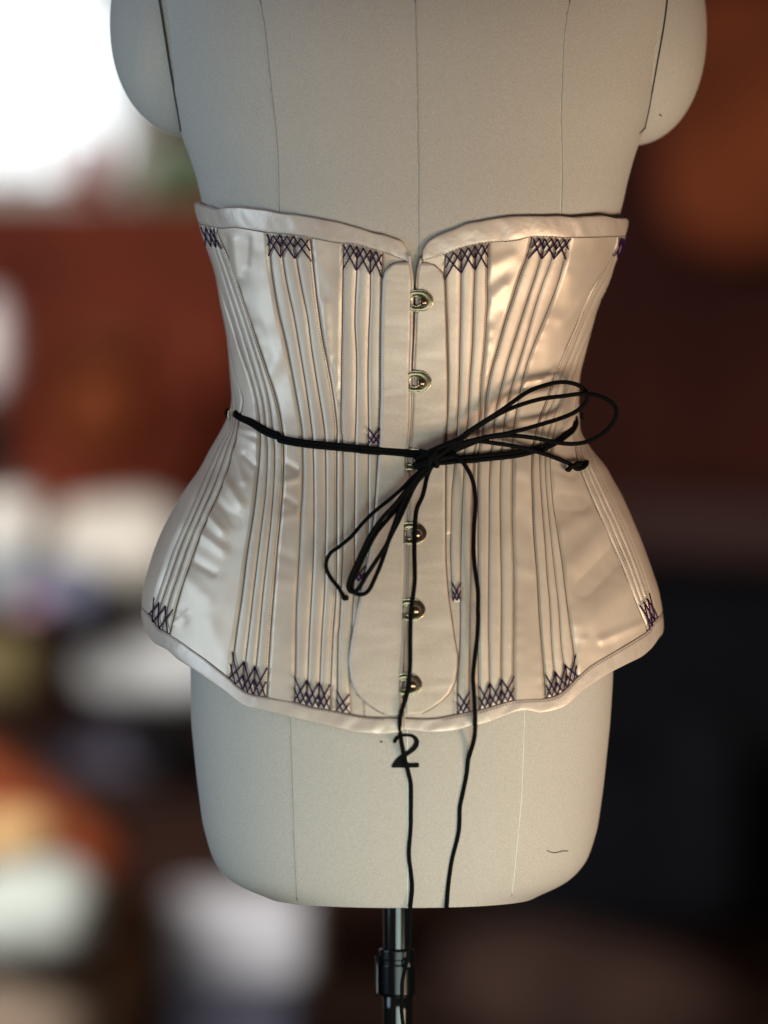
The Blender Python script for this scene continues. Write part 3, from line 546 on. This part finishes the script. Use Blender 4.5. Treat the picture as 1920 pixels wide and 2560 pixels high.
# wrap: left side to knot (two cords side by side), right side round to the back
wl = Z(13, (330, 640), (520, 780), (800, 900), (1100, 1090), (1400, 1240), (1620, 1310))+Z(3, (900, 118), (1060, 148), (1300, 172), (1480, 190))+Z(9, (0, 350), (300, 375), (600, 400), (850, 425))
for dy in (-4.2, 4.0):
    strand('waist_wrap', [(x, y+dy*(1 if i > 1 else .75)) for i, (x, y) in enumerate(wl)], .0020, base=.0045)
wr = Z(9, (850, 430), (1100, 465), (1400, 455))+Z(10, (200, 785), (450, 765), (700, 735), (830, 705))
for dy, e in ((-4, Z(10, (960, 660), (1080, 600), (1170, 520), (1212, 460), (1214, 400))), (5, Z(10, (950, 690), (1080, 622), (1180, 550), (1226, 480), (1222, 400)))):
    strand('waist_wrap', [(x, y+dy) for x, y in wr]+e, .0018, base=.0045)
zz = zof(np.linspace(1035, 1005, 60)); pb = np.linspace(math.radians(-88), math.radians(-272), 60); z_ = np.linspace(zof(1034), zof(1042), 60)
for dz in (-.0015, .0016):
    P = COR.pos((pb+math.pi) % (2*math.pi)-math.pi, z_+dz, .0045); b = MB(); b.tube(P, .0015, 10); b.build('waist_wrap', M['cord'], cord)
# loops to the right
strand('bow_loop', chain(Z(9, (850, 420, 3), (1100, 270, 7)), Z(10, (280, 520, 10), (560, 340, 14), (800, 175, 17), (1000, 105, 18), (1130, 92, 18), (1260, 125, 17), (1325, 200, 14), (1300, 290, 12), (1180, 380, 12), (900, 475, 13), (640, 545, 12), (400, 590, 9), (150, 660, 6)), Z(9, (950, 430, 4))), missy=-.045, sm=9)
strand('bow_loop', chain(Z(9, (870, 430, 4), (1120, 290, 8)), Z(10, (330, 500, 10), (600, 345, 13), (880, 250, 16), (1100, 218, 18), (1320, 195, 19), (1470, 230, 20), (1570, 300, 20), (1585, 400, 20), (1500, 530, 19), (1350, 620, 17), (1200, 648, 15), (1050, 635, 13), (850, 595, 11), (620, 572, 9), (430, 595, 7), (180, 690, 5)), Z(9, (950, 440, 3))), missy=-.045, sm=9)
strand('cord_end', chain(Z(9, (900, 440, 5)), Z(10, (120, 700, 5), (300, 628, 6), (520, 645, 7), (750, 685, 6), (950, 742, 4), (1090, 795, 3), (1180, 835, 2), (1225, 872, 2), (1275, 868, 2), (1318, 835, 3), (1325, 808, 3))), missy=-.02)
strand('end_knot', Z(10, (1150, 880, 1), (1180, 855, 4), (1215, 835, 5), (1255, 818, 4), (1290, 822, 1), (1322, 806, 0)), .0016, step=2)
strand('end_knot', Z(10, (1140, 870, 2), (1160, 885, 2), (1178, 862, 2)), .0017, step=2, wob=.1)
# hanging loops to the lower left
strand('cord_end', Z(11, (1380, 430, 5), (1250, 520, 8), (1100, 650, 9), (1000, 752, 9), (850, 885, 8), (700, 1005, 8), (560, 1140, 7), (430, 1290, 5), (300, 1400, 4), (205, 1470, 4), (160, 1560, 4), (160, 1650, 3), (210, 1750, 2), (290, 1850, 2), (350, 1950, 2), (380, 1990, 2)), .0015, sm=6)
b = MB(); P, _ = hit([780+378/4.4229], [1050+1985/4.4229], [COR], .007); b.sbox(P[0], (.0028, .0022, .0022), 2.4); b.build('end_knot', M['cord'], cord)
strand('bow_loop', Z(11, (1390, 440, 5), (1230, 560, 9), (1080, 730, 11), (930, 920, 12), (780, 1080, 12), (660, 1250, 12), (560, 1440, 12), (470, 1640, 12), (415, 1770, 12), (402, 1860, 12), (440, 1905, 12), (510, 1870, 12), (600, 1720, 12), (720, 1540, 12), (820, 1380, 12), (890, 1200, 12), (980, 960, 11), (1090, 730, 10), (1250, 530, 8)), .0017, sm=8)
strand('bow_loop', Z(11, (1400, 450, 5), (1280, 560, 8), (1120, 730, 10), (980, 930, 9), (850, 1080, 9), (720, 1240, 9), (610, 1430, 9), (510, 1640, 9), (440, 1800, 9), (445, 1890, 9), (540, 1930, 9), (620, 1890, 9), (700, 1740, 9), (780, 1540, 9), (850, 1330, 9), (950, 1130, 9), (1040, 930, 9), (1130, 740, 8), (1270, 540, 7)), .0017, sm=8)
strand('bow_loop', Z(11, (1400, 450, 3), (1200, 600, 5), (1050, 800, 6), (1000, 900, 6), (950, 1000, 5)), .0016)
# two long ends
strand('trailing_end', chain(Z(11, (1390, 430, 6), (1330, 500, 6), (1275, 620, 5), (1225, 830, 4), (1160, 980, 3), (1140, 1150, 3), (1132, 1400, 3), (1135, 1600, 3), (1130, 1800, 3), (1100, 2080, 3)), Z(12, (598, 100, 3), (596, 300, 3), (590, 560, 4), (560, 850, 4), (505, 1040, 4), (477, 1150, 4), (476, 1320, 2), (490, 1450, 0), (540, 1680, -1), (590, 1880, -2)), Z(0, (888, 1700, -2), (886, 1800, -2), (883, 1850, -2), (890, 1908, -2), (887, 1960, -2))), surfs=(COR, BODY), sm=8)
class PoleS:
    def F(s, x, y, z): return ((x-px)/.012)**2+(y/.012)**2+0*z
ye = float(hit([1026], [2262], [BODY])[0][0][1]) - .0028
q = dense(Z(0, (887, 1955), (886, 2000), (884, 2050), (876, 2090), (869, 2120), (868, 2150), (867, 2180), (872, 2225), (874, 2300), (870, 2420)), 6)
yy = ye+.0*q[:, 1]; yy = gsm(yy, 4); X, Zz = ray(q[:, 0], q[:, 1], yy); b = MB(); b.tube(np.stack([X, yy, Zz], -1), .0014, 10); b.build('trailing_end', M['cord'], cord)
strand('trailing_end', chain(Z(4, (250, 200, 4), (320, 205, 6), (375, 245, 8), (425, 310, 8), (458, 385, 7), (474, 480, 6), (474, 560, 5), (465, 680, 4), (462, 800, 4), (470, 930, 4), (487, 1060, 4), (490, 1200, 4), (485, 1350, 4), (470, 1500, 4)), Z(6, (459, 480, 4), (462, 540, 4), (468, 640, 4), (473, 780, 4), (465, 880, 1), (430, 1000, -1), (418, 1100, -2)), Z(7, (1050, 130, -2), (1040, 180, -2), (1036, 265, -2), (1008, 385, -2), (995, 480, -2), (991, 560, -2))), surfs=(COR, BODY), sm=8)
# the knot itself: overlapping turns
kx, ky = 1085, 1140
for pts, r_ in (([(1040, 1150, 3), (1060, 1138, 8), (1085, 1125, 11), (1115, 1112, 10), (1140, 1102, 8)], .0022), ([(1035, 1165, 3), (1060, 1158, 8), (1085, 1145, 12), (1110, 1128, 10), (1130, 1112, 8)], .0024),
                ([(1050, 1128, 4), (1070, 1135, 10), (1088, 1150, 12), (1092, 1166, 7)], .0021), ([(1100, 1118, 6), (1088, 1130, 12), (1076, 1150, 12), (1068, 1172, 7)], .0023),
                ([(1045, 1172, 6), (1065, 1160, 9), (1090, 1138, 10), (1118, 1120, 9)], .0022), ([(1085, 1150, 5), (1105, 1146, 8), (1125, 1142, 8), (1140, 1140, 5)], .0021), ([(1092, 1158, 2), (1120, 1156, 4), (1150, 1152, 2)], .0018)):
    strand('knot', pts, r_, step=3, wob=.2)
# cord ring at the left side seam
b = MB(); P0, _ = hit([586], [1034], [COR]); c = P0[0]; tt = np.arange(21)*2*math.pi/20
b.tube([(c[0]-.0015+.003*math.cos(q), c[1]-.002, c[2]-.001+.0048*math.sin(q)) for q in tt], .0008, 6, False); hk = b.build('hook_ring', M['brass_bright'], corset)
# loose thread on the form
d = dense(Z(7, (1368, 340), (1380, 347), (1400, 349), (1425, 343), (1446, 343)), 3); P, _ = hit(d[:, 0], d[:, 1], [BODY], .0006)
b = MB(); b.tube(P, .0004, 6); th = b.build('loose_thread', mat('grey_thread', (.2, .19, .17), .9)); tag(th, 'short curled grey thread stuck low on the right of the dress form', 'thread')
# ------------------------------------------------------------------ room behind, out of focus
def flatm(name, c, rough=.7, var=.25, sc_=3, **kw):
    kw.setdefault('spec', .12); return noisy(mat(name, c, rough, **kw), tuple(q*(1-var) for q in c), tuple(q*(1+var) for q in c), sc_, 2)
b = MB(); b.box((0, 3, -.05), (5, 6.5, .05)); fl = b.build('floor', flatm('floor_boards', (.06, .032, .022), .5), None, False); tag(fl, kind='structure')
for nm, c, h in (('back_wall', (0, 9.0, 1.5), (5, .05, 1.6)), ('left_wall', (-4, 3, 1.5), (.05, 6, 1.6)), ('right_wall', (4, 3, 1.5), (.05, 6, 1.6))):
    b = MB(); b.box(c, h); o = b.build(nm, flatm(nm+'_paint', (.07, .035, .028) if nm != 'left_wall' else (.3, .27, .23), .9), None, False); tag(o, kind='structure')
def at(x, y, Y):
    X, Zz = ray(float(x), float(y), Y); return X, Zz
def blob(name, x0, y0, x1, y1, Y, dep, m, label, cat, e=3, wob=0, group=None, parent=None, tilt=0):
    X0, Z1 = at(x0, y0, Y); X1, Z0 = at(x1, y1, Y); c = ((X0+X1)/2, Y, (Z0+Z1)/2); b = MB(); b.sbox((0, 0, 0), ((X1-X0)/2, dep, (Z1-Z0)/2), e, 32, 20, wob)
    if parent is not None:
        pl_ = Vector(parent.location); b.v = [tuple(np.array(v)+np.array(c)) for v in b.v]; return b.build(name, m, parent)
    o = b.build(name, m); o.location = c; o.rotation_euler = (0, tilt, 0); tag(o, label, cat, group); return o
M['blackcloth'] = mat('black_cloth', (.006, .006, .007), .9, spec=.05)
M['wood_red'] = flatm('red_wood', (.125, .024, .012), .8, .35, 2.2, spec=.1)
M['wood_dark'] = flatm('dark_wood', (.020, .010, .009), .6, .4, 3)
o_ = None
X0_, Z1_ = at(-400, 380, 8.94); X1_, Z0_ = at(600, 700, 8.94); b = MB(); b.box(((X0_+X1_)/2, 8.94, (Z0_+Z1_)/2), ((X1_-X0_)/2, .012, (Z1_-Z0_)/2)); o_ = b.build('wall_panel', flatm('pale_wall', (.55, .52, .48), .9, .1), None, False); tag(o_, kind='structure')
# window
X0, Z1 = at(-260, -200, 8.9); X1, Z0 = at(330, 470, 8.9)
win = empty('window', ((X0+X1)/2, 8.9, Z0), 'bright overexposed window at the far upper left', 'window')
glass = mat('daylit_glass', (.8, .9, 1), .3, emit=(.88, .97, 1), estr=1.1)
xm = X0+(X1-X0)*.5
for i, (a, c) in enumerate(((X0+.03, xm-.02), (xm+.02, X1-.03))):
    b = MB(); b.box(((a+c)/2, 8.9, (Z0+Z1)/2), ((c-a)/2, .01, (Z1-Z0)/2-.03)); b.build('pane', glass, win, False)
wf = mat('white_frame', (.75, .7, .66), .5)
for c, h in (((X0, 8.86, (Z0+Z1)/2), (.03, .03, (Z1-Z0)/2)), ((X1, 8.86, (Z0+Z1)/2), (.03, .03, (Z1-Z0)/2)), ((xm, 8.86, (Z0+Z1)/2), (.02, .03, (Z1-Z0)/2-.03)), (((X0+X1)/2, 8.86, Z1), ((X1-X0)/2, .03, .03))):
    b = MB(); b.box(c, h); b.build('frame', wf, win, False)
b = MB(); b.box(((X0+X1)/2+.15, 8.72, Z0-.02), ((X1-X0)/2+.35, .18, .03)); b.build('sill', wf, win, False)
# curtain hanging diagonally, real folds
def curtain(x0t, x1t, x0b, x1b, y0, y1, Y, m, label):
    t = np.linspace(0, 1, 30); s = np.linspace(0, 1, 60); G = np.zeros((30, 60, 3))
    for j, q in enumerate(t):
        for i, r_ in enumerate(s):
            x = (x0t*(1-q)+x0b*q)*(1-r_)+(x1t*(1-q)+x1b*q)*r_; X, Zz = at(x, y0+(y1-y0)*q, Y); G[j, i] = (X, Y+.04*math.sin(r_*38), Zz)
    b = MB(); b.grid(G); P2 = G.copy(); P2[:, :, 1] += .006; b.grid(P2); o = b.build('curtain', m); tag(o, label, 'curtain'); return o
curtain(100, 900, 520, 900, -200, 300, 8.2, flatm('curtain_red', (.26, .065, .045), .9), 'dark red curtain drawn aside over the bright window')
pale = flatm('pale_cloth', (.66, .64, .61), .9, .12); grey = flatm('grey_cloth', (.34, .36, .39), .9, .15); green = flatm('plant_green', (.25, .42, .27), .8, .3, 14)
blob('flower_pot', 165, 335, 275, 478, 8.2, .08, flatm('terracotta', (.42, .10, .07), .7), 'small red pot standing on the window sill', 'pot', 3)
blob('cushion', 285, 330, 560, 545, 8.2, .12, flatm('cushion_pale', (.62, .58, .53), .9, .1), 'pale cushion lying below the dark red curtain', 'cushion', 2.6)
pt_ = empty('potted_plant', at(430, 520, 7.9)[:1]+(7.9,)+at(430, 520, 7.9)[1:], 'green potted plant beside the pale cushion', 'plant')
b = MB(); cxp, czp = at(435, 440, 7.9)
for i in range(260):
    v = rng.normal(0, 1, 3); v /= np.linalg.norm(v); p = np.array([cxp, 7.9, czp])+v*np.array([.085, .08, .075])*rng.uniform(.4, 1); a = rng.normal(0, .02, 3); c = rng.normal(0, .02, 3); b.add([p, p+a, p+a+c, p+c*.9], [(0, 1, 2, 3)])
b.build('foliage', green, pt_); X, Zz = at(435, 520, 7.9); b = MB(); b.lathe((X, 7.9), [(.05, Zz-.08), (.065, Zz+.01)], 20); b.build('pot', pale, pt_)
# red brown cabinet under the window
def cabinet(name, x0, y0, x1, y1, Y, dep, m, label, cat, doors=2, md=None):
    X0, Z1 = at(x0, y0, Y); X1, Z0 = at(x1, y1, Y); Z0 = max(Z0, .003)
    r = empty(name, ((X0+X1)/2, Y+dep, Z0), label, cat)
    b = MB(); b.box(((X0+X1)/2, Y+dep, (Z0+Z1)/2), ((X1-X0)/2, dep-.012, (Z1-Z0)/2)); b.build('carcass', m, r, False)
    wd = (X1-X0)/doors
    for k in range(doors):
        b = MB(); b.box((X0+wd*(k+.5), Y+.002, (Z0+Z1)/2), (wd/2-.008, .009, (Z1-Z0)/2-.02)); d_ = b.build('door', md or m, r, False)
        b = MB(); b.sbox((X0+wd*(k+.5)+wd*.35*(1 if k % 2 == 0 else -1), Y-.02, (Z0+Z1)/2), (.012, .02, .012), 2, 12, 8); b.build('handle', M['brass'], d_)
    return r
cabinet('wooden_cabinet', -500, 500, 620, 1330, 6.6, .25, M['wood_red'], 'reddish brown wooden cabinet below the bright window', 'cabinet', 2)
blob('copper_bowl', 110, 900, 380, 1150, 5.9, .14, flatm('copper', (.115, .026, .008), .8), 'round copper coloured bowl in front of the reddish cabinet', 'bowl', 2.2)
blob('copper_jug', 190, 790, 370, 930, 6.0, .1, flatm('copper_dark', (.10, .025, .01), .8), 'dark copper jug above the round bowl by the reddish cabinet', 'jug', 2.2)
blob('white_vase', -90, 730, 38, 1000, 5.6, .1, flatm('vase_white', (.62, .55, .58), .5, .05), 'pale rounded vase at the left edge before the cabinet', 'vase', 2.2)
blob('black_box', -200, 1020, 34, 1205, 5.6, .15, M['collar'], 'black box under the pale vase at the left edge', 'box', 6)
# table full of fabric and papers
X0, Zt = at(-700, 1215, 5.8); X1, _ = at(720, 1215, 5.8)
tb = empty('work_table', ((X0+X1)/2, 5.9, 0), 'dark wooden worktable piled with folded fabric behind the dress form', 'table')
b = MB(); b.box(((X0+X1)/2, 6.0, at(0, 1950, 5.8)[1]), ((X1-X0)/2, .45, .02)); b.build('table_top', M['wood_dark'], tb, False)
for sx in (X0+.06, X1-.06):
    for sy in (5.6, 6.4):
        zt_ = at(0, 1950, 5.8)[1]-.02; b = MB(); b.box((sx, sy, zt_/2), (.03, .03, zt_/2)); b.build('leg', M['wood_dark'], tb, False)
F = 'folded fabrics heaped on the worktable'
blob('folded_fabric', -60, 1215, 110, 1400, 5.7, .14, pale, 'pale folded cloth at the left edge, topmost on the worktable', 'fabric', 3, .06, F)
blob('folded_fabric', 130, 1245, 480, 1480, 5.75, .16, flatm('cream_cloth', (.60, .57, .52), .9, .1), 'large cream folded cloth beside the corset hip on the worktable', 'fabric', 2.5, .06, F)
blob('folded_fabric', -60, 1370, 90, 1520, 5.6, .13, flatm('teal_cloth', (.27, .31, .34), .9, .1), 'grey teal folded cloth under the pale cloth at the left edge', 'fabric', 3, .05, F)
blob('folded_fabric', 70, 1400, 270, 1560, 5.5, .13, flatm('blue_cloth', (.14, .155, .23), .9, .2), 'dusty blue folded cloth below the large cream cloth', 'fabric', 2.6, .05, F)
blob('folded_fabric', 30, 1480, 150, 1550, 5.3, .1, flatm('mauve_cloth', (.30, .17, .24), .9, .1), 'small mauve folded cloth in front of the dusty blue cloth', 'fabric', 2.4, .05, F)
blob('folded_fabric', -80, 1570, 110, 1760, 5.5, .15, flatm('olive_cloth', (.12, .095, .045), .9, .1), 'olive brown folded cloth at the left edge of the worktable', 'fabric', 3, .04, F)
blob('folded_fabric', 190, 1590, 620, 1760, 5.7, .16, flatm('light_grey_cloth', (.52, .54, .56), .9, .1), 'light grey folded cloth beside the left hip of the form', 'fabric', 2.8, .05, F)
blob('folded_fabric', 250, 1500, 560, 1600, 5.85, .12, flatm('taupe_cloth', (.20, .19, .19), .9, .1), 'dark taupe folded cloth between cream and light grey cloths', 'fabric', 3, .04, F)
blob('black_bag', 310, 1790, 520, 1920, 5.5, .12, M['blackcloth'], 'small black bag below the light grey folded cloth', 'bag', 3)
blob('folded_fabric', 130, 1770, 420, 2010, 5.8, .1, flatm('plum_cloth', (.085, .078, .11), .9, .15), 'dark plum folded cloth behind the small black bag', 'fabric', 2.6, .05, F)
# near the bottom: wooden stool edge with papers, white carton
st = blob('wooden_bench', -330, 1900, 360, 2130, 4.6, .16, flatm('orange_wood', (.15, .033, .011), .5, .2), 'reddish orange wooden bench sloping behind the form at lower left', 'bench', 5, tilt=.62)
blob('straw_hat', -80, 2010, 160, 2170, 4.5, .12, flatm('straw', (.42, .27, .13), .8, .15), 'straw coloured hat at the lower left edge', 'hat', 2.3)
blob('paper_heap', -80, 2150, 265, 2420, 4.4, .16, flatm('paper_heap', (.38, .42, .40), .8, .12), 'pale greenish heap of crumpled paper at the lower left', 'paper', 2.3, .06)
blob('wooden_post', 265, 2230, 400, 2620, 4.8, .05, flatm('brown_post', (.17, .085, .045), .6, .2), 'light brown wooden post between paper heap and white carton', 'post', 6)
blob('white_carton', 405, 2225, 790, 2450, 5.0, .2, flatm('carton_white', (.50, .51, .56), .6, .05), 'white carton standing low beside the black pole', 'carton', 7)
blob('slate_box', 400, 2470, 760, 2660, 4.8, .2, flatm('slate', (.055, .058, .085), .7, .15), 'dark slate coloured box under the white carton', 'box', 6)
blob('brown_sack', -100, 2440, 260, 2700, 4.5, .18, flatm('sack', (.17, .13, .10), .9, .2), 'brown cloth sack under the pale paper heap', 'sack', 2.6)
# right side: dark wardrobe, door, black sofa
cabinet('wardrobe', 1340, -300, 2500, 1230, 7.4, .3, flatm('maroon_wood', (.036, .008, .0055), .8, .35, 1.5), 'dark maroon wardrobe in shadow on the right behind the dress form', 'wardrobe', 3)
blob('lit_patch', 1640, -40, 2300, 640, 7.1, .08, flatm('lit_patch_rust', (.13, .03, .010), .8, .5), 'rust orange slab standing in for a lit patch on the dark maroon wardrobe', 'light patch', 4)  # slab coloured rust to stand in for light falling on the wardrobe
so = empty('black_sofa', (1.2, 6.3, 0), 'black leather sofa low on the right behind the dress form', 'sofa')
blk = mat('black_leather', (.006, .006, .008), .9, spec=.03)
for nm, (x0, y0, x1, y1, Y, dp, e) in (('backrest', (1180, 1400, 2500, 1960, 6.6, .1, 5)), ('seat', (1180, 1900, 2500, 2320, 6.2, .35, 6))):
    blob(nm, x0, y0, x1, y1, Y, dp, blk, None, None, e, 0, None, so)
blob('armrest', 1640, 1760, 1860, 2330, 5.9, .32, blk, None, None, 5, 0, None, so)
blob('folded_blanket', 1300, 1240, 2300, 1420, 6.5, .14, flatm('brown_blanket', (.038, .020, .019), .9, .2), 'dark brown blanket laid along the top of the black sofa', 'blanket', 3, .03, tilt=.05)
blob('floor_cushion', 1080, 2330, 1900, 2700, 5.4, .3, flatm('brown_cushion', (.038, .021, .017), .9, .5), 'dull brown floor cushion below the black sofa', 'cushion', 2.6, tilt=.25)
